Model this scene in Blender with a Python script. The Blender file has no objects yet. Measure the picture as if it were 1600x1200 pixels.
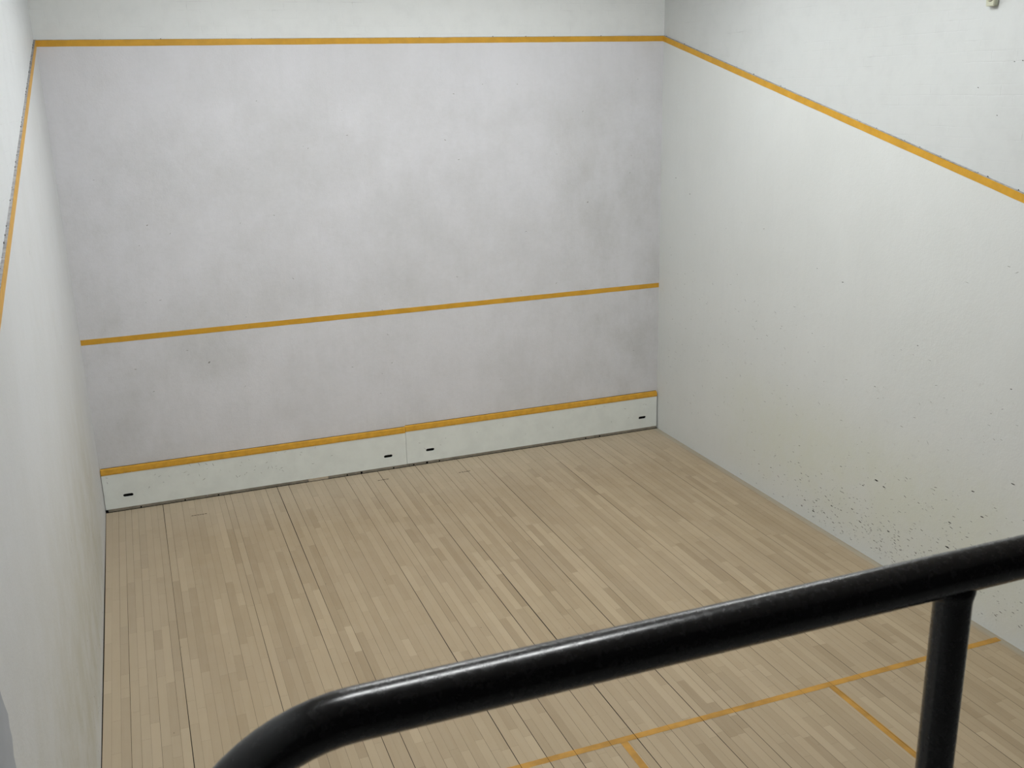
import bpy, bmesh, math, random
from mathutils import Vector
random.seed(11)
S = bpy.context.scene
C = S.collection

W, L = 6.4, 9.75            # court width, front wall distance
ZO, SL = 4.607, 0.2532      # top of the out line at the front wall, its slope down the side walls
TOP = 6.0                   # ceiling
BACK = -2.4                 # rear wall of the gallery
LREC = 0.015
REC = 0.02                  # brick stands this far behind the playing plaster

# ------------------------------------------------------------------ helpers
def newmat(name):
    m = bpy.data.materials.new(name); m.use_nodes = True
    nt = m.node_tree; nt.nodes.clear()
    out = nt.nodes.new('ShaderNodeOutputMaterial')
    b = nt.nodes.new('ShaderNodeBsdfPrincipled')
    nt.links.new(b.outputs[0], out.inputs[0])
    return m, nt, b

class N:
    """small wrapper for node chains"""
    def __init__(s, nt): s.nt = nt
    def node(s, t, **k):
        n = s.nt.nodes.new(t)
        for a, v in k.items(): setattr(n, a, v)
        return n
    def put(s, sock, v):
        if hasattr(v, 'is_linked') or hasattr(v, 'links'): s.nt.links.new(v, sock)
        else: sock.default_value = v
    def math(s, op, a, b=0.0, c=None, clamp=False):
        n = s.node('ShaderNodeMath', operation=op); n.use_clamp = clamp
        s.put(n.inputs[0], a); s.put(n.inputs[1], b)
        if c is not None: s.put(n.inputs[2], c)
        return n.outputs[0]
    def coord(s):
        g = s.node('ShaderNodeNewGeometry'); return g.outputs['Position']
    def scaled(s, v, sc, loc=(0, 0, 0)):
        m = s.node('ShaderNodeMapping'); s.put(m.inputs['Vector'], v)
        m.inputs['Scale'].default_value = sc; m.inputs['Location'].default_value = loc
        return m.outputs[0]
    def noise(s, v, scale, detail=3.0, rough=0.5):
        n = s.node('ShaderNodeTexNoise'); s.put(n.inputs['Vector'], v)
        n.inputs['Scale'].default_value = scale; n.inputs['Detail'].default_value = detail
        n.inputs['Roughness'].default_value = rough
        return n.outputs['Fac']
    def ramp(s, v, lo, hi, a=0.0, b=1.0, smooth=True):
        n = s.node('ShaderNodeMapRange'); n.interpolation_type = 'SMOOTHSTEP' if smooth else 'LINEAR'
        s.put(n.inputs[0], v); n.inputs[1].default_value = lo; n.inputs[2].default_value = hi
        n.inputs[3].default_value = a; n.inputs[4].default_value = b
        return n.outputs[0]
    def mix(s, f, a, b, mode='MIX'):
        n = s.node('ShaderNodeMix', data_type='RGBA', blend_type=mode)
        s.put(n.inputs[0], f)
        for i, v in ((6, a), (7, b)):
            if isinstance(v, tuple): n.inputs[i].default_value = (*v[:3], 1)
            else: s.put(n.inputs[i], v)
        return n.outputs[2]
    def sep(s, v):
        n = s.node('ShaderNodeSeparateXYZ'); s.put(n.inputs[0], v); return n.outputs
    def bump(s, h, strength, dist):
        n = s.node('ShaderNodeBump'); s.put(n.inputs['Height'], h)
        n.inputs['Strength'].default_value = strength; n.inputs['Distance'].default_value = dist
        return n.outputs[0]

def simple(name, col, rough=0.5, spec=0.5, metal=0.0, var=0.0, vscale=30):
    m, nt, b = newmat(name); n = N(nt)
    b.inputs['Roughness'].default_value = rough
    b.inputs['Specular IOR Level'].default_value = spec
    b.inputs['Metallic'].default_value = metal
    if var:
        f = n.ramp(n.noise(n.coord(), vscale, 4, .6), .3, .7)
        n.put(b.inputs['Base Color'], n.mix(f, tuple(c*(1-var) for c in col), tuple(min(1, c*(1+var)) for c in col)))
    else:
        b.inputs['Base Color'].default_value = (*col, 1)
    return m

def mesh(name, verts, faces, mats, parent=None, fm=None, smooth=False):
    me = bpy.data.meshes.new(name)
    me.from_pydata([tuple(v) for v in verts], [], faces)
    for m in (mats if isinstance(mats, (list, tuple)) else [mats]): me.materials.append(m)
    if fm: me.polygons.foreach_set('material_index', fm)
    if smooth: me.polygons.foreach_set('use_smooth', [True]*len(me.polygons))
    me.update()
    o = bpy.data.objects.new(name, me); C.objects.link(o)
    if parent: o.parent = parent
    return o

def tag(o, label=None, cat=None, group=None, kind=None):
    if label: o['label'] = label
    if cat: o['category'] = cat
    if group: o['group'] = group
    if kind: o['kind'] = kind
    return o

def empty(name, loc=(0, 0, 0)):
    o = bpy.data.objects.new(name, None); o.location = loc; o.empty_display_size = .05
    C.objects.link(o); return o

class G:
    """collects geometry for one mesh"""
    def __init__(s): s.v = []; s.f = []; s.m = []
    def face(s, pts, m=0):
        k = len(s.v); s.v += [tuple(p) for p in pts]; s.f.append(list(range(k, k+len(pts)))); s.m.append(m)
    def box(s, a, b, m=0):
        x0, y0, z0 = a; x1, y1, z1 = b; k = len(s.v)
        s.v += [(x0,y0,z0),(x1,y0,z0),(x1,y1,z0),(x0,y1,z0),(x0,y0,z1),(x1,y0,z1),(x1,y1,z1),(x0,y1,z1)]
        for q in ((0,3,2,1),(4,5,6,7),(0,1,5,4),(1,2,6,5),(2,3,7,6),(3,0,4,7)):
            s.f.append([k+i for i in q]); s.m.append(m)
    def prism(s, poly, d, m=0):
        """closed polygon (3-D points) pushed by vector d"""
        k = len(s.v); n = len(poly); d = Vector(d)
        s.v += [tuple(p) for p in poly] + [tuple(Vector(p)+d) for p in poly]
        s.f.append([k+i for i in range(n)][::-1]); s.m.append(m)
        s.f.append([k+n+i for i in range(n)]); s.m.append(m)
        for i in range(n):
            j = (i+1) % n
            s.f.append([k+i, k+j, k+n+j, k+n+i]); s.m.append(m)
    def build(s, name, mats, parent=None, smooth=False):
        o = mesh(name, s.v, s.f, mats, parent, s.m, smooth)
        bm = bmesh.new(); bm.from_mesh(o.data)
        if smooth is False and not getattr(s, 'keep', False): bmesh.ops.recalc_face_normals(bm, faces=bm.faces)
        bm.to_mesh(o.data); bm.free(); return o

def tube(path, r, seg=24, cap=True):
    """swept round tube; returns verts, faces"""
    P = [Vector(p) for p in path]; vs = []; fs = []
    t0 = (P[1]-P[0]).normalized()
    up = Vector((0, 1, 0)) if abs(t0.y) < .9 else Vector((0, 0, 1))
    u = (up - t0*up.dot(t0)).normalized()
    for i, p in enumerate(P):
        t = (P[min(i+1, len(P)-1)] - P[max(i-1, 0)]).normalized()
        u = (u - t*u.dot(t)).normalized(); w = t.cross(u)
        for k in range(seg):
            a = 2*math.pi*k/seg
            vs.append(p + (u*math.cos(a) + w*math.sin(a))*(r[i] if isinstance(r, list) else r))
        if i:
            for k in range(seg):
                a, b = (i-1)*seg+k, (i-1)*seg+(k+1) % seg
                fs.append([a, b, b+seg, a+seg])
    if cap:
        fs.append(list(range(seg))[::-1]); n = (len(P)-1)*seg; fs.append([n+k for k in range(seg)])
    return vs, fs

# ------------------------------------------------------------------ materials
def plaster(name, base, dirt_dark, amount, side=False, stain=None, seed=0.0, smudge=0.5, sides=False):
    m, nt, b = newmat(name); n = N(nt)
    p = n.coord(); xyz = n.sep(p)
    pv = n.scaled(p, (1, 1, 1), (seed, seed*2, 0))
    pst = n.scaled(p, (1, 1, .55), (seed, 0, seed))
    cloud = n.ramp(n.noise(pv, 1.1, 5, .6), .36, .68)
    cloud2 = n.ramp(n.noise(pst, 3.0, 8, .72), .34, .74)
    fine = n.ramp(n.noise(n.scaled(p, (1, 1, 1.8)), 22, 5, .7), .35, .75)
    f = n.math('ADD', n.math('MULTIPLY', cloud, .45), n.math('MULTIPLY', cloud2, .30))
    f = n.math('ADD', f, n.math('MULTIPLY', fine, .18))
    # play marks fade out near the ceiling line
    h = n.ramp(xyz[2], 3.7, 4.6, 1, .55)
    if sides:  # also greyer toward both side edges, strongest low down
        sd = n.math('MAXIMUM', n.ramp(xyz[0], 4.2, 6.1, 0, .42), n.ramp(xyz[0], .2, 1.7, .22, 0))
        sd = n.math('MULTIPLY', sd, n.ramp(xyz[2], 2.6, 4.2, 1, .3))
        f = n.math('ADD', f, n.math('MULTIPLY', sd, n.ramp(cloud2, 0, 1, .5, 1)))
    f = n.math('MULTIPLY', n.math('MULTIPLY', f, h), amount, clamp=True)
    col = n.mix(f, base, dirt_dark)
    # trowel smears: long faint vertical and horizontal streaks
    sm = n.ramp(n.noise(n.scaled(p, (9, 9, .8)), 1.6, 4, .6), .5, .72)
    col = n.mix(n.math('MULTIPLY', sm, .10*smudge), col, (.55, .56, .58))
    if stain:
        c, z0, z1, y1, wd = stain
        band = n.math('MULTIPLY', n.ramp(xyz[2], z0-.3, z0+.25), n.ramp(xyz[2], z1-wd, z1+wd, 1, 0))
        band = n.math('MULTIPLY', band, n.ramp(xyz[1], y1-1.2, y1+.6, 1, 0))
        patchy = n.ramp(n.noise(pv, 2.6, 7, .7), .32, .66, .45, 1)
        col = n.mix(n.math('MULTIPLY', band, patchy), col, c)
        # small smudged ball prints
        bl = n.ramp(n.noise(n.scaled(p, (1, 1.0, 1.5)), 13, 7, .75), .58, .74)
        zone = n.ramp(xyz[2], 1.7, 2.6, 1, .12)
        col = n.mix(n.math('MULTIPLY', n.math('MULTIPLY', bl, zone), .30), col, (.36, .35, .31))
    n.put(b.inputs['Base Color'], col)
    b.inputs['Roughness'].default_value = .62
    b.inputs['Specular IOR Level'].default_value = .3
    hgt = n.math('ADD', n.math('MULTIPLY', n.noise(p, 9, 4, .6), .6), n.math('MULTIPLY', n.noise(p, 60, 3, .6), .25))
    n.put(b.inputs['Normal'], n.bump(hgt, .22, .02))
    return m

def brick(name, axis, base):
    """thickly painted brick: faint joints in relief"""
    m, nt, b = newmat(name); n = N(nt)
    p = n.coord(); x, y, z = n.sep(p)
    comb = n.node('ShaderNodeCombineXYZ')
    n.put(comb.inputs[0], x if axis == 'x' else y); n.put(comb.inputs[1], z)
    # wobble the joints a little
    wob = n.noise(p, 3.0, 2); v = comb.outputs[0]
    add = n.node('ShaderNodeVectorMath', operation='ADD'); n.put(add.inputs[0], v)
    cw = n.node('ShaderNodeCombineXYZ'); n.put(cw.inputs[1], n.math('MULTIPLY', wob, .016)); n.put(cw.inputs[0], n.math('MULTIPLY', wob, .02))
    n.put(add.inputs[1], cw.outputs[0])
    bt = n.node('ShaderNodeTexBrick'); n.put(bt.inputs['Vector'], add.outputs[0])
    bt.inputs['Scale'].default_value = 1; bt.inputs['Brick Width'].default_value = .225
    bt.inputs['Row Height'].default_value = .075; bt.inputs['Mortar Size'].default_value = .0045
    bt.inputs['Mortar Smooth'].default_value = .6
    j = bt.outputs['Fac']
    patch = n.ramp(n.noise(n.scaled(p, (1, 1, 3)), 2.3, 4, .6), .48, .74, .03, 1)
    jj = n.math('MULTIPLY', j, patch)
    hgt = n.math('SUBTRACT', n.math('MULTIPLY', n.noise(p, 14, 5, .6), .35), jj)
    n.put(b.inputs['Normal'], n.bump(hgt, .2, .012))
    f = n.ramp(n.noise(p, 5, 5, .65), .4, .75, 0, .25)
    col = n.mix(f, base, tuple(c*.82 for c in base))
    joint_shade = n.math('MULTIPLY', jj, n.ramp(n.noise(n.scaled(p, (1, 1, 2), (3, 3, 3)), 3.5, 4, .6), .5, .75, .1, 1))
    col = n.mix(n.math('MULTIPLY', joint_shade, .6), col, (.35, .36, .37))  # shadow lines of the joints darkened into the paint colour, in patches
    n.put(b.inputs['Base Color'], col)
    b.inputs['Roughness'].default_value = .5; b.inputs['Specular IOR Level'].default_value = .35
    return m

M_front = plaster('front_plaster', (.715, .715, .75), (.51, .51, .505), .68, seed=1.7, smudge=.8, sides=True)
M_right = plaster('right_plaster', (.70, .72, .71), (.62, .64, .62), .5, stain=((.66, .68, .61), .15, 1.15, 8.4, .30), seed=4.1)
M_left = plaster('left_plaster', (.66, .675, .69), (.55, .555, .54), .5, seed=7.3, stain=((.50, .49, .42), .1, 1.5, 9.0, 1.1))
M_brickx = brick('painted_brick_front', 'x', (.79, .81, .805))
M_brickr = brick('painted_brick_right', 'y', (.625, .645, .64))
M_bricky = brick('painted_brick_left', 'y', (.69, .715, .73))
M_mark = simple('rubber_scuff', (.035, .034, .03), .8, .1)
M_mark2 = simple('faint_scuff', (.25, .25, .225), .8, .1)
M_blue = simple('blue_grey_patch', (.385, .41, .45), .6, .2, var=.05, vscale=3)
M_ledge = simple('raw_plaster_ledge', (.36, .35, .35), .9, .1, var=.25, vscale=25)
M_yellow = simple('yellow_wall_line', (.62, .335, .035), .45, .3, var=.07, vscale=9)
M_tinyel = simple('yellow_tin_strip', (.60, .315, .032), .42, .35, var=.10, vscale=14)
M_floory = simple('worn_floor_line', (.45, .235, .04), .5, .3, var=.16, vscale=7)
M_tin = simple('white_tin_paint', (.75, .785, .755), .45, .35, var=.035, vscale=6)
M_black = simple('black_void', (.006, .006, .006), .9, .05)
M_gap = simple('dark_gap', (.014, .011, .008), .9, .05)
M_batten = simple('grey_wood_batten', (.24, .215, .17), .7, .2, var=.18, vscale=12)
M_batten2 = simple('pale_wood_batten', (.50, .43, .33), .7, .2, var=.1, vscale=12)
M_ivory = simple('ivory_plastic', (.55, .56, .44), .4, .4)
M_ceil = simple('ceiling_paint', (.55, .55, .53), .8, .2, var=.04, vscale=2)
M_dark = simple('gallery_paint', (.06, .06, .062), .8, .2, var=.1, vscale=3)
M_conc = simple('gallery_concrete', (.22, .22, .215), .8, .2, var=.15, vscale=5)
M_house = simple('lamp_housing', (.7, .7, .7), .4, .4)

m, nt, b = newmat('black_gloss_paint'); n = N(nt)
b.inputs['Base Color'].default_value = (.0045, .004, .0045, 1)
n.put(b.inputs['Roughness'], n.ramp(n.noise(n.coord(), 120, 3, .6), .3, .7, .20, .30))
b.inputs['Specular IOR Level'].default_value = .5
M_rail = m

m, nt, b = newmat('lamp_diffuser')
b.inputs['Base Color'].default_value = (.9, .9, .9, 1)
b.inputs['Emission Color'].default_value = (.975, 1.0, 1.0, 1)
b.inputs['Emission Strength'].default_value = 49.0
M_lamp = m
M_lamp2 = m.copy(); M_lamp2.name = 'dim_diffuser'
M_lamp2.node_tree.nodes['Principled BSDF'].inputs['Emission Strength'].default_value = 40.0

# maple boards: tone comes from each board's own attribute, grain from noise along the board
m, nt, b = newmat('maple_boards'); n = N(nt)
at = n.node('ShaderNodeAttribute', attribute_name='tone'); tone = at.outputs['Fac']
p = n.coord(); x, y, z = n.sep(p)
comb = n.node('ShaderNodeCombineXYZ')
n.put(comb.inputs[0], n.math('MULTIPLY', x, 26.0)); n.put(comb.inputs[1], n.math('MULTIPLY', y, 1.6)); n.put(comb.inputs[2], n.math('MULTIPLY', tone, 40.0))
grain = n.ramp(n.noise(comb.outputs[0], 1.5, 6, .62), .3, .72)
col = n.mix(tone, (.318, .236, .142), (.462, .362, .236))
col = n.mix(n.math('MULTIPLY', grain, .16), col, (.47, .405, .29))
wear = n.ramp(n.noise(p, .9, 5, .6), .35, .7)
col = n.mix(n.math('MULTIPLY', wear, .20), col, (.36, .282, .20))
# pinkish, paler margin along the front wall, the left wall and a grey paint margin on the right
edge = n.ramp(y, 8.3, 9.75, 0, .45)
edge = n.math('MAXIMUM', edge, n.ramp(x, 0.05, 1.1, .35, 0))
col = n.mix(edge, col, (.55, .47, .36))
nx = n.math('ADD', x, n.math('MULTIPLY', n.noise(p, 6, 3, .6), .05))
gm = n.ramp(nx, 6.33, 6.40, 0, .62)
col = n.mix(gm, col, (.34, .33, .275))
spk = n.ramp(n.noise(p, 26, 5, .75), .69, .78)
col = n.mix(n.math('MULTIPLY', spk, .35), col, (.12, .10, .075))
n.put(b.inputs['Base Color'], col)
n.put(b.inputs['Roughness'], n.ramp(n.noise(p, 4, 4, .6), .3, .7, .42, .56))
b.inputs['Specular IOR Level'].default_value = .32
M_floor = m

# ------------------------------------------------------------------ floor
BW = 0.062
strong = {3: .0016, 5: .0008, 9: .0034, 14: .0008, 19: .0022, 20: .0012, 26: .0028, 28: .0036, 30: .0022, 33: .001, 36: .0012, 40: .0034,
          43: .0024, 46: .0026, 50: .0034, 53: .0044, 57: .0018, 61: .0034, 65: .003, 67: .001, 70: .0012, 74: .002, 78: .0028, 82: .002,
          86: .0026, 90: .0018, 94: .0022, 98: .0016}
rng = random.Random(5)
g = G(); tones = []
x = 0.0; i = 0
Y0, Y1 = 0.14, L
while x < W - 0.001:
    x1 = min(W, (i+1)*BW)
    gl = strong.get(i, .0004 if i % 2 else .0009) * .66
    gr = strong.get(i+1, .0004 if (i+1) % 2 else .0009) * .66
    xa = x + gl if i else 0.009
    xb = x1 - gr if x1 < W else W
    y = Y0 - rng.random()*.5
    base = .5 + .16*math.sin(i*.83) * rng.random()
    while y < Y1:
        ln = rng.uniform(.25, 1.15)
        if rng.random() < .15: ln *= .45
        ya, yb = max(Y0, y), min(Y1, y+ln)
        y += ln
        if yb - ya < .01: continue
        t = min(1, max(0, rng.gauss(base, .135)))
        if rng.random() < .08: t = rng.uniform(.0, .22)
        if rng.random() < .05: t = rng.uniform(.75, .92)
        # split long boards so that the open joint can fade in and out along its length
        segs = max(1, int((yb-ya)/.25)); 
        for s in range(segs):
            a = ya+(yb-ya)*s/segs; c = ya+(yb-ya)*(s+1)/segs
            e = .0006 if s == segs-1 else 0
            def wv(yy, col): return .55 + .8*max(0, math.sin(yy*1.1 + col*2.4) * .5 + .5)
            def xl(yy): return x + gl*wv(yy, i) if i else .004 + .005*math.sin(max(0, min(1, (9.3-yy)/4.2))*math.pi)**.6
            def xr(yy): return x1 - gr*wv(yy, i+1) if x1 < W else W
            g.face([(xl(a), a, 0), (xr(a), a, 0), (xr(c-e), c-e, 0), (xl(c-e), c-e, 0)], 0)
            tones += [t]*4
    x = x1; i += 1
nb = len(g.v)
g.box((0.0, Y0, -.06), (W, Y1, -.004), 1)                       # dark bed under the boards
# short open slots sawn across the boards near the tin
for (sx, sy, ln) in ((2.852, 9.44, .125), (3.738, 9.30, .125), (.886, 9.28, .14)):
    k = 0.0
    while k < ln:
        q = rng.uniform(.012, .035)
        g.face([(sx-ln/2+k, sy, .0006), (sx-ln/2+k+q*.8, sy, .0006), (sx-ln/2+k+q*.8, sy+.012, .0006), (sx-ln/2+k, sy+.012, .0006)], 1)
        k += q
# small dark dents and a few white crumbs
for k in range(70):
    a, c = rng.uniform(.1, 6.3), rng.uniform(3.6, 9.5); r = rng.uniform(.002, .005)
    g.face([(a-r, c, .0006), (a, c-r*.7, .0006), (a+r, c, .0006), (a, c+r, .0006)], 1)
tones += [0.3]*(len(g.v)-nb)
fl = mesh('floor', g.v, g.f, [M_floor, M_gap], None, g.m)
att = fl.data.attributes.new('tone', 'FLOAT', 'POINT'); att.data.foreach_set('value', tones)
tag(fl, kind='structure')

# painted floor lines, broken where a joint is open
def vline_cols(xa, xb):
    cuts = []
    for k, wdt in strong.items():
        if xa < k*BW < xb and wdt > .0015: cuts.append((k*BW, wdt))
    return sorted(cuts)
def floor_line(name, x0, x1, y0, y1, label):
    g = G(); r = random.Random(name+label); z = .0010
    cur = x0
    def strip(a, b):
        nseg = max(1, int((b-a)/.04)) if (x1-x0) > 1 else 1
        for s in range(nseg):
            u, v = a+(b-a)*s/nseg, a+(b-a)*(s+1)/nseg
            if x1-x0 > 1:
                g.face([(u, y0+r.uniform(-.0012, .0012), z), (v, y0+r.uniform(-.0012, .0012), z), (v, y1+r.uniform(-.0012, .0012), z), (u, y1+r.uniform(-.0012, .0012), z)])
            else:
                m_ = int((y1-y0)/.05)
                for t in range(m_):
                    c, d = y0+(y1-y0)*t/m_, y0+(y1-y0)*(t+1)/m_
                    g.face([(u, c, z), (v, c, z), (v, d, z), (u, d, z)])
    for xc, wd in vline_cols(x0, x1):
        strip(cur, xc-wd*.45); cur = xc+wd*.45
    strip(cur, x1)
    o = g.build(name, M_floory)
    return tag(o, label, 'court line', 'painted lines on the wooden floor')
YS = 4.365          # far edge of the short line
floor_line('short_line', .004, 6.372, YS-.053, YS, 'long yellow painted line crossing the wooden floor from wall to wall behind the handrail')
floor_line('half_court_line', 3.163, 3.213, Y0, YS-.054, 'yellow floor line leaving the cross line at bottom centre, under the black rail')
floor_line('service_box_line', 4.795, 4.845, 2.72, YS-.054, 'yellow floor line running to the left side of the black rail post')
floor_line('service_box_back_line', 4.846, 6.39, 2.72, 2.77, 'yellow floor line closing the back of the service box beside the right wall')

# ------------------------------------------------------------------ scuffs (kept inside the wall mesh)
def scuff(g, to3, u, v, ln, th, ang, mi, r):
    """slender ragged blotch in wall coordinates (u along wall, v up)"""
    pts = []
    for k in range(7):
        a = 2*math.pi*k/7
        px, py = math.cos(a)*ln/2*r.uniform(.7, 1.1), math.sin(a)*th/2*r.uniform(.6, 1.2)
        pts.append((u+px*math.cos(ang)-py*math.sin(ang), v+px*math.sin(ang)+py*math.cos(ang)))
    g.face([to3(*q) for q in pts], mi)

def zline(y): return ZO - SL*(L-y)

# right wall: playing plaster up to the sloping line
r = random.Random(3)
g = G()
g.prism([(W, 0.0, 0), (W, L+.02, 0), (W, L+.02, zline(L)), (W, 0.0, zline(0.0))], (REC, 0, 0), 0)
toR = lambda u, v: (W-.0008, u, v)
big = [(7.559,.284,1),(7.349,.318,1.2),(6.855,.433,1),(5.821,.741,2.6),(5.722,.716,1.9),(5.983,.632,1.3),(6.638,.124,2.2),(6.482,.17,1.6),
 (5.984,.283,2.2),(6.256,.506,1.1),(6.101,.359,1.6),(6.604,.245,1.5),(4.96,.485,2.6),(4.961,.699,1.8),(4.766,1.039,1.6),(4.653,.872,1.7),
 (4.411,1.232,2.2),(5.622,.341,1.8),(5.703,.128,1.3),(6.376,.28,1.2),(6.445,2.385,1.4),(5.935,1.564,.9),(5.482,2.031,.8),(9.09,2.925,1),(9.406,3.076,1),(4.529,1.925,.9)]
for (u, v, s) in big: scuff(g, toR, u, v, .026*s**.7, .0068*s**.6, r.uniform(-.1, .25), 1, r)
for k in range(560):
    u = min(7.9, max(3.2, r.gauss(5.75, .85)))
    v = abs(r.gauss(.0, .26)) + .05 + max(0, (6.3-u))*.10*r.random() 
    s = r.random()**2
    if v > .75 and r.random() < .6: continue
    scuff(g, toR, u, v, .010+.028*s, .0026+.0036*s, r.gauss(.12, .16), 1 if r.random() < .75 else 2, r)
for k in range(170):
    u = r.uniform(3.0, 5.6); v = r.uniform(.08, 1.0)
    s = r.random()**1.7
    scuff(g, toR, u, v, .012+.030*s, .0028+.004*s, r.gauss(.12, .2), 1 if r.random() < .35 else 2, r)
for k in range(230):
    u = r.uniform(3.2, 9.5); v = r.uniform(.4, 2.0)*(1 if r.random() < .8 else 1.4)
    scuff(g, toR, u, v, r.uniform(.008, .045), r.uniform(.0025, .005), r.gauss(.1, .5), 2, r)
wr = g.build('wall_right', [M_right, M_mark, M_mark2]); tag(wr, kind='structure')

# left wall
g = G()
g.prism([(0, 0.0, 0), (0, 0.0, zline(0.0)), (0, L+.02, zline(L)), (0, L+.02, 0)], (-LREC, 0, 0), 0)
toL = lambda u, v: (.0008, u, v)
for k in range(200):
    u = r.uniform(3.2, 9.2); v = abs(r.gauss(0, .5))+.03
    scuff(g, toL, u, v, r.uniform(.01, .05), r.uniform(.003, .006), r.gauss(0, .5), 2, r)
for (u, v) in ((7.4, 2.3), (5.8, 1.4), (8.2, 3.1), (6.1, 3.2)): scuff(g, toL, u, v, .05, .006, 1.2, 2, r)
# ragged-edged blue-grey patch near the back of the wall
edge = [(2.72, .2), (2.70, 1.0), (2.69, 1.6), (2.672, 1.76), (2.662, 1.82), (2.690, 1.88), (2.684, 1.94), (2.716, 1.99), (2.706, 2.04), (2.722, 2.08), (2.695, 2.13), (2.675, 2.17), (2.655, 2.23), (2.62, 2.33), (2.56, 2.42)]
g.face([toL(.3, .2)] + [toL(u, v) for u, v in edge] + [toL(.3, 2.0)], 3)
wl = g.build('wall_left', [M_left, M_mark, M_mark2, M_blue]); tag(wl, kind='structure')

# front wall
g = G()
g.prism([(0, L, 0), (W, L, 0), (W, L, ZO), (0, L, ZO)], (0, REC, 0), 0)
toF = lambda u, v: (u, L-.0008, v)
for (u, v, s) in ((5.466, 2.83, .9), (.75, 2.895, .9), (1.183, 1.461, 1.6)): scuff(g, toF, u, v, .02*s, .010*s, .6, 1 if s < 1 else 2, r)
for k in range(45):
    scuff(g, toF, r.uniform(.1, 6.3), r.uniform(.6, 4.4), r.uniform(.008, .03), r.uniform(.003, .007), r.uniform(-1, 1), 2, r)
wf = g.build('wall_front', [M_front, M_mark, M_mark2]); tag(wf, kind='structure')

# painted brickwork above the playing plaster
g = G(); g.box((-REC-.15, L+REC, 0), (W+REC+.15, L+REC+.15, TOP))
tag(g.build('wall_front_upper', M_brickx), kind='structure')
chips = random.Random(8)
g = G(); g.prism([(W+REC, BACK, 0), (W+REC, L+REC, 0), (W+REC, L+REC, TOP), (W+REC, BACK, TOP)], (.15, 0, 0))
for yy, zz in ((4.85, 4.19), (4.72, 4.18), (4.78, 4.195), (5.15, 4.02), (4.95, 3.83)):
    scuff(g, lambda u, v: (W+REC-.001, u, v), yy, zz, .016, .006, .2, 1, chips)
tag(g.build('wall_right_upper', [M_brickr, M_mark]), kind='structure')
g = G(); g.prism([(-LREC, BACK, 0), (-LREC, BACK, TOP), (-LREC, L+REC, TOP), (-LREC, L+REC, 0)], (-.15, 0, 0))
tag(g.build('wall_left_upper', M_bricky), kind='structure')

# rough plaster ledge on top of the playing plaster, with chips of missing filler
def ledge(name, pts_fn, n_, nrm, depth, seed, chip_rate):
    rr = random.Random(seed); g = G(); d = Vector(nrm)
    P = [Vector(pts_fn(i/n_)) for i in range(n_+1)]
    for i in range(n_):
        a, c = P[i], P[i+1]
        w0 = .0035
        g.prism([a, c, c+Vector((0, 0, w0)), a+Vector((0, 0, w0))], d*depth, 0)
        if rr.random() < chip_rate:
            t = rr.random(); q = a.lerp(c, t); ln = rr.uniform(.004, .02)
            e = (c-a).normalized()*ln; hh = rr.uniform(.003, .011)
            q = q + d*(depth-.004)
            g.prism([q, q+e, q+e*.8+Vector((0, 0, hh)), q+e*.2+Vector((0, 0, hh*.7))], d*.004, 1)
    return tag(g.build(name, [M_ledge, M_mark]), kind='structure')
ledge('trim_1', lambda t: (W*t, L, ZO+.0002), 60, (0, 1, 0), REC, 1, .25)
ledge('trim_2', lambda t: (W, L*t, zline(L*t)+.0002), 90, (1, 0, 0), REC, 2, .45)
ledge('trim_3', lambda t: (0, L*t, zline(L*t)+.0002), 90, (-1, 0, 0), LREC, 4, .6)

# ------------------------------------------------------------------ yellow wall lines
LW = .056
g = G()
r = random.Random(21)
def wall_strip(fn, n_, nrm, wd=LW, jitter=.0012):
    g = G(); d = Vector(nrm)
    tops = [Vector(fn(i/n_)) for i in range(n_+1)]
    j = [(r.uniform(-jitter, jitter), r.uniform(-jitter, jitter)) for _ in range(n_+1)]
    for i in range(n_):
        a, c = tops[i], tops[i+1]
        dz = lambda k, s: Vector((0, 0, s+j[k][0 if s == 0 else 1]))
        g.prism([a+dz(i, 0), c+dz(i+1, 0), c+dz(i+1, -wd), a+dz(i, -wd)], d*.0025)
    return g
o = wall_strip(lambda t: (.003+(W-.006)*t, L, ZO), 50, (0, -1, 0)).build('out_line', M_yellow)
tag(o, 'yellow out line high across the front wall, under the painted brick', 'court line', 'yellow lines painted on the walls')
o = wall_strip(lambda t: (W, .02+(L-.02)*t, zline(.02+(L-.02)*t)), 60, (-1, 0, 0), LW*1.03).build('out_line', M_yellow)
tag(o, 'yellow out line sloping down along the right wall', 'court line', 'yellow lines painted on the walls')
o = wall_strip(lambda t: (0, .02+(L-.02)*t, zline(.02+(L-.02)*t)), 60, (1, 0, 0), LW*1.22).build('out_line', M_yellow)
tag(o, 'yellow out line sloping steeply down along the left wall', 'court line', 'yellow lines painted on the walls')
o = wall_strip(lambda t: (.002+(W-.004)*t, L, 1.823), 50, (0, -1, 0), .054).build('service_line', M_yellow)
tag(o, 'yellow service line across the middle of the front wall', 'court line', 'yellow lines painted on the walls')

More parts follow.
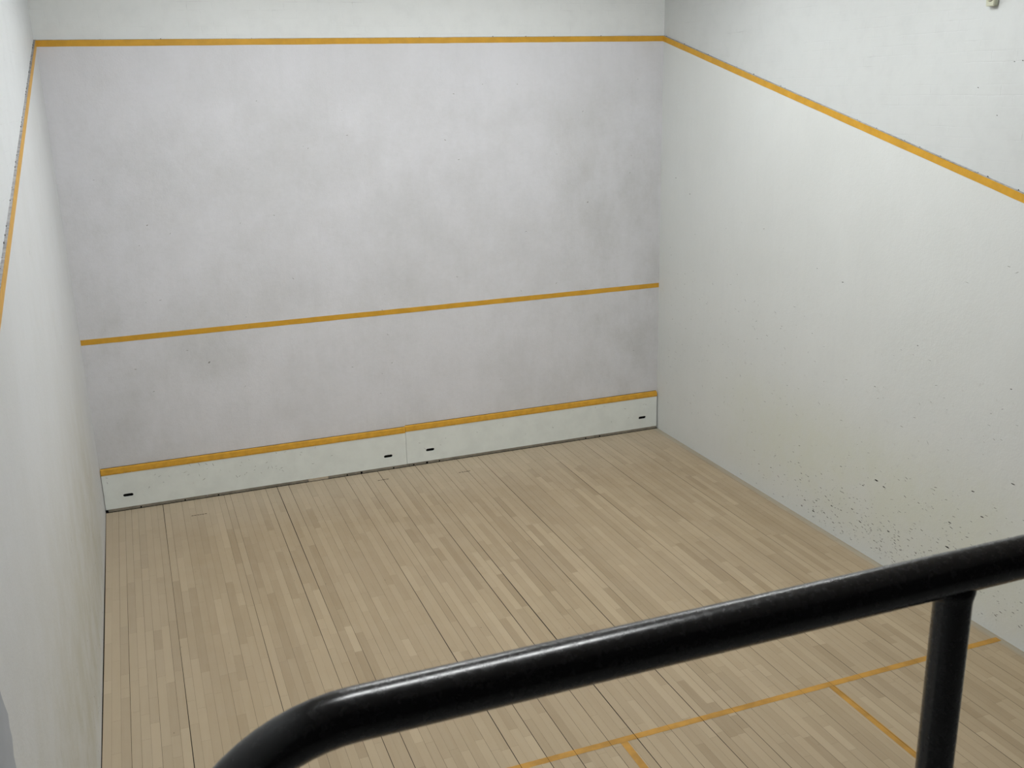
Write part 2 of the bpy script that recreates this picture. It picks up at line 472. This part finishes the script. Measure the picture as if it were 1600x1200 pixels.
# ------------------------------------------------------------------ tin: two long panels with hand slots
TY = L - .030             # face of the tin
def slot_loop(cx, cz, w=.100, h=.033, seg=6):
    pts = []
    rr = h/2
    for sx in (1, -1):
        for k in range(seg+1):
            a = (-math.pi/2 + math.pi*k/seg) if sx > 0 else (math.pi/2 + math.pi*k/seg)
            pts.append((cx + sx*(w/2-rr) + rr*math.cos(a), cz + rr*math.sin(a)))
    return pts
def tin(x0, x1, slots, dz, label):
    root = empty('tin_panel', ((x0+x1)/2, TY, 0)); inv = Vector((-(x0+x1)/2, -TY, 0))
    loc = lambda p: Vector(p) + inv
    z0, z1 = .034, .408+dz
    bm = bmesh.new(); edges = []
    def loop(pts):
        vs = [bm.verts.new(loc((px, TY, pz))) for px, pz in pts]
        return [bm.edges.new((vs[i], vs[(i+1) % len(vs)])) for i in range(len(vs))]
    edges += loop([(x0, z0), (x1, z0), (x1, z1), (x0, z1)])
    for s in slots: edges += loop(slot_loop(*s))
    res = bmesh.ops.triangle_fill(bm, edges=edges, use_beauty=True)
    fs = [f for f in res['geom'] if isinstance(f, bmesh.types.BMFace)]
    ex = bmesh.ops.extrude_face_region(bm, geom=fs)
    bmesh.ops.translate(bm, verts=[v for v in ex['geom'] if isinstance(v, bmesh.types.BMVert)], vec=(0, .012, 0))
    bmesh.ops.recalc_face_normals(bm, faces=bm.faces)
    # scuffs on the paint
    rr = random.Random(x0*10+2)
    def sc(u, v, ln, th, ang):
        vs = []
        for k in range(6):
            a = 2*math.pi*k/6; px, py = math.cos(a)*ln/2*rr.uniform(.7, 1.1), math.sin(a)*th/2*rr.uniform(.6, 1.2)
            vs.append(bm.verts.new(loc((u+px*math.cos(ang)-py*math.sin(ang), TY-.0008, v+px*math.sin(ang)+py*math.cos(ang)))))
        f = bm.faces.new(vs); f.material_index = 1
    for k in range(46 if x0 < 1 else 16):
        u = min(x1-.05, max(x0+.05, rr.gauss(1.25, .55))) if x0 < 1 else rr.uniform(x0+.1, x1-.1)
        sc(u, rr.uniform(.17, .39), rr.uniform(.012, .045), rr.uniform(.002, .005), rr.uniform(-1.4, 1.4))
    me = bpy.data.meshes.new('panel'); bm.to_mesh(me); bm.free()
    me.materials.append(M_tin); me.materials.append(M_mark2)
    p = bpy.data.objects.new('panel', me); C.objects.link(p); p.parent = root
    p['label'] = 'white painted board'
    # yellow bevelled strip on top
    g = G(); prof = [(TY-.004, z1), (TY-.004, z1+.016), (TY+.006, z1+.054), (TY+.0295, z1+.064), (TY+.0295, z1)]
    nn = 24
    for i in range(nn):
        a, c = x0+(x1-x0)*i/nn, x0+(x1-x0)*(i+1)/nn
        g.prism([loc((a, yy, zz)) for yy, zz in prof], (c-a, 0, 0))
    for k in range(26 if x0 < 1 else 10):           # chips along the bottom edge and face
        u = rr.uniform(x0+.03, x1-.05)
        zz = z1+rr.uniform(.0, .013); q = rr.uniform(.006, .016)
        g.face([loc((u, TY-.0046, zz)), loc((u+q, TY-.0046, zz+.001)), loc((u+q*.6, TY-.0046, zz+.004))], 1)
    g.prism([loc((x0+.004, TY+.0275, z1+.0625)), loc((x1-.002, TY+.0275, z1+.0625)), loc((x1-.002, TY+.0275, z1+.067)), loc((x0+.004, TY+.0275, z1+.067))], (0, .002, 0), 2)
    s = g.build('top_strip', [M_tinyel, M_batten2, M_gap], root); s['label'] = 'yellow bevelled top strip'
    # dark cavity seen through each slot
    for (cx, cz) in slots:
        g = G(); g.prism([loc((px, TY+.0122, pz)) for px, pz in slot_loop(cx, cz, .110, .042)], (0, .003, 0))
        q = g.build('hand_slot', M_black, root); q['label'] = 'black oblong hand slot'
    return tag(root, label, 'tin panel', 'tin panels along the foot of the front wall')
tin(.006, 3.196, [(.238, .163), (2.985, .160)], 0.0, 'left white tin board with scuffed face and yellow top strip under the front wall')
tin(3.199, W-.016, [(3.475, .163), (6.185, .168)], .011, 'right white tin board with clean face and yellow top strip, ending at the right wall')

# batten under the tin
g = G(); rr = random.Random(9)
cuts = [.03, 1.01, 2.08, 2.30, 2.62, 3.22, 4.3, 5.2, W-.02]
for i in range(len(cuts)-1):
    g.box((cuts[i]+.002, TY+.001 if i != 2 else TY-.003, .0045), (cuts[i+1]-.002, TY+.028, .0335 if i != 2 else .0338), 1 if i == 2 else 0)
for k in range(9):
    u = rr.uniform(.3, 6.2); g.box((u, TY-.0035, .008), (u+.014, TY+.001, .020), 2)
for u, w_ in ((0.004, .022), (3.42, .02), (2.66, .02)): g.box((u, TY-.006, .002), (u+w_, TY+.01, .026), 2)
# gap under the batten
g.box((.01, TY-.003, .0005), (W-.01, TY+.02, .0055), 2)
o = g.build('baseboard_front', [M_batten, M_batten2, M_black]); tag(o, kind='structure')

# ------------------------------------------------------------------ device high on the right wall
bx = empty('alarm_box', (W+REC, 5.08, 4.62))
bm = bmesh.new(); bmesh.ops.create_cube(bm, size=1)
bmesh.ops.scale(bm, vec=(.042, .076, .110), verts=bm.verts)
bmesh.ops.bevel(bm, geom=bm.edges[:], offset=.005, segments=3, affect='EDGES')
bmesh.ops.translate(bm, vec=(-.024, 0, 0), verts=bm.verts)
me = bpy.data.meshes.new('case'); bm.to_mesh(me); bm.free(); me.materials.append(M_ivory)
o = bpy.data.objects.new('case', me); C.objects.link(o); o.parent = bx
vs = []; fs = []; prof = [(.026, 0), (.026, .006), (.022, .012), (.013, .016), (.001, .017)]
for k, (rad, h) in enumerate(prof):
    for i in range(20):
        a = 2*math.pi*i/20; vs.append((-.0448-h, math.cos(a)*rad-.002, math.sin(a)*rad+.002))
    if k:
        for i in range(20): fs.append([(k-1)*20+i, (k-1)*20+(i+1) % 20, k*20+(i+1) % 20, k*20+i])
fs.append([80+i for i in range(20)])
o = mesh('button', vs, fs, M_ivory, bx, smooth=True); o['label'] = 'round domed ivory button'
vs, fs = tube([(-.0447, -.002+math.cos(a)*.0275, .002+math.sin(a)*.0275) for a in [2*math.pi*i/32 for i in range(33)]], .0022, 6, False)
o = mesh('button_rim', vs, fs, M_conc, bx, smooth=True)
tag(bx, 'small ivory wall box with a round button high on the right wall', 'wall box')

# ------------------------------------------------------------------ gallery and handrail
g = G(); g.box((0, 0.0, 0.0), (W, .138, 2.45))
tag(g.build('wall_back', M_front), kind='structure')
g = G(); g.box((-.03, BACK, 2.45), (W+.02, .138, 2.60))
tag(g.build('floor_gallery', M_conc), kind='structure')
g = G(); g.box((-.2, BACK-.15, 0), (W+.2, BACK, TOP))
tag(g.build('wall_rear', M_dark), kind='structure')
g = G(); g.box((-.2, BACK-.15, TOP), (W+.2, L+.2, TOP+.1))
tag(g.build('ceiling', M_ceil), kind='structure')

RY, RZ, RR, PR = .07, 3.5765, .0242, .0208
root = empty('handrail', (1.411, RY, 2.6)); off = Vector((-1.411, -RY, -2.6))
path = []
er = .163; xc = .733
xl = xc-er; xr = 6.05
path += [(xl, RY, 2.602), (xl, RY, 2.9), (xl, RY, 3.2), (xl, RY, RZ-er)]
for k in range(1, 17):
    a = math.pi - math.pi/2*k/16
    path.append((xc+er*math.cos(a), RY, RZ-er+er*math.sin(a)))
nseg = 40
for k in range(1, nseg): path.append((xc+(xr-er-xc)*k/nseg, RY, RZ))
for k in range(17):
    a = math.pi/2 - math.pi/2*k/16
    path.append((xr-er+er*math.cos(a), RY, RZ-er+er*math.sin(a)))
path += [(xr, RY, 3.1), (xr, RY, 2.602)]
vs, fs = tube([Vector(p)+off for p in path], RR, 40)
o = mesh('top_rail', vs, fs, M_rail, root, smooth=True); o['label'] = 'glossy black bent top tube'
px = 1.411
while px < xr-.4:
    # post with a small welded fillet where it meets the rail
    zs = [(2.602, 0), (3.0, 0), (3.4, 0), (RZ-.036, 0), (RZ-.032, .0006), (RZ-.029, .0018), (RZ-.0262, .0034), (RZ-.0235, .005), (RZ-.012, .005)]
    vs, fs = tube([Vector((0, 0, zz)) for zz, _ in zs], PR, 32)
    for q in range(len(zs)):
        for k in range(32):
            v = vs[q*32+k]; v.x *= (PR+zs[q][1])/PR
    vs = [v+Vector((px, RY, 0))+off for v in vs]
    mesh('post', vs, fs, M_rail, root, smooth=True)
    px += .927
for q in [xl, xr] + [1.411+.927*k for k in range(5)]:
    if q > xr: continue
    vs, fs = tube([Vector((q, RY, 2.6))+off, Vector((q, RY, 2.604))+off, Vector((q, RY, 2.608))+off], [.05, .05, .046], 24)
    mesh('base_plate', vs, fs, M_rail, root)
tag(root, 'glossy black tubular handrail with rounded left end, along the gallery edge', 'handrail')

# ------------------------------------------------------------------ ceiling lights
protos = {}
for yy, rown in ((1.05, 'nearest the gallery'), (5.0, 'over the middle of the court'), (7.3, 'nearest the front wall')):
    for xx, side in ((1.38 if yy < 2 else 2.0, 'left'), (4.5, 'right')):
        dim = yy < 2
        if dim and side == 'right': continue
        if dim not in protos:
            t = empty('ceiling_light', (xx, yy, 5.6))
            g = G(); g.prism([(-.62, -.16, .0), (-.62, .16, 0), (-.62, .10, .08), (-.62, -.10, .08)], (1.24, 0, 0))
            g.build('housing', M_house, t)
            g = G(); g.box((-.60, -.14, -.02), (.60, .14, -.001)); g.build('diffuser', M_lamp2 if dim else M_lamp, t)
            for s in (-.5, .5):
                vs, fs = tube([(s, 0, .08), (s, 0, TOP-5.6)], .006, 8); mesh('hanger', vs, fs, M_house, t)
            protos[dim] = t
        else:
            src = protos[dim]
            t = src.copy(); C.objects.link(t); t.location = (xx, yy, 5.6)
            for ch in src.children:
                c = ch.copy(); C.objects.link(c); c.parent = t
        tag(t, f'long white ceiling light on the {side} side, {rown}', 'ceiling light', 'ceiling lights over the court')

# ------------------------------------------------------------------ world and camera
w = bpy.data.worlds.new('world'); S.world = w; w.use_nodes = True
w.node_tree.nodes['Background'].inputs[0].default_value = (.5, .55, .6, 1)
w.node_tree.nodes['Background'].inputs[1].default_value = .05

cd = bpy.data.cameras.new('camera'); cam = bpy.data.objects.new('camera', cd); C.objects.link(cam)
cam.location = (0.5992213, -0.7065757, 4.1073132)
cam.rotation_euler = (1.2830662835, 0.0235497268, -0.3639540642)
cd.sensor_width = 36; cd.lens = 1571.17/1600*36
cd.clip_start = .05
cd.dof.use_dof = True; cd.dof.focus_distance = 9.0; cd.dof.aperture_fstop = 17
S.camera = cam
S.view_settings.view_transform = 'Standard'
S.view_settings.look = 'None'
S.view_settings.exposure = 0
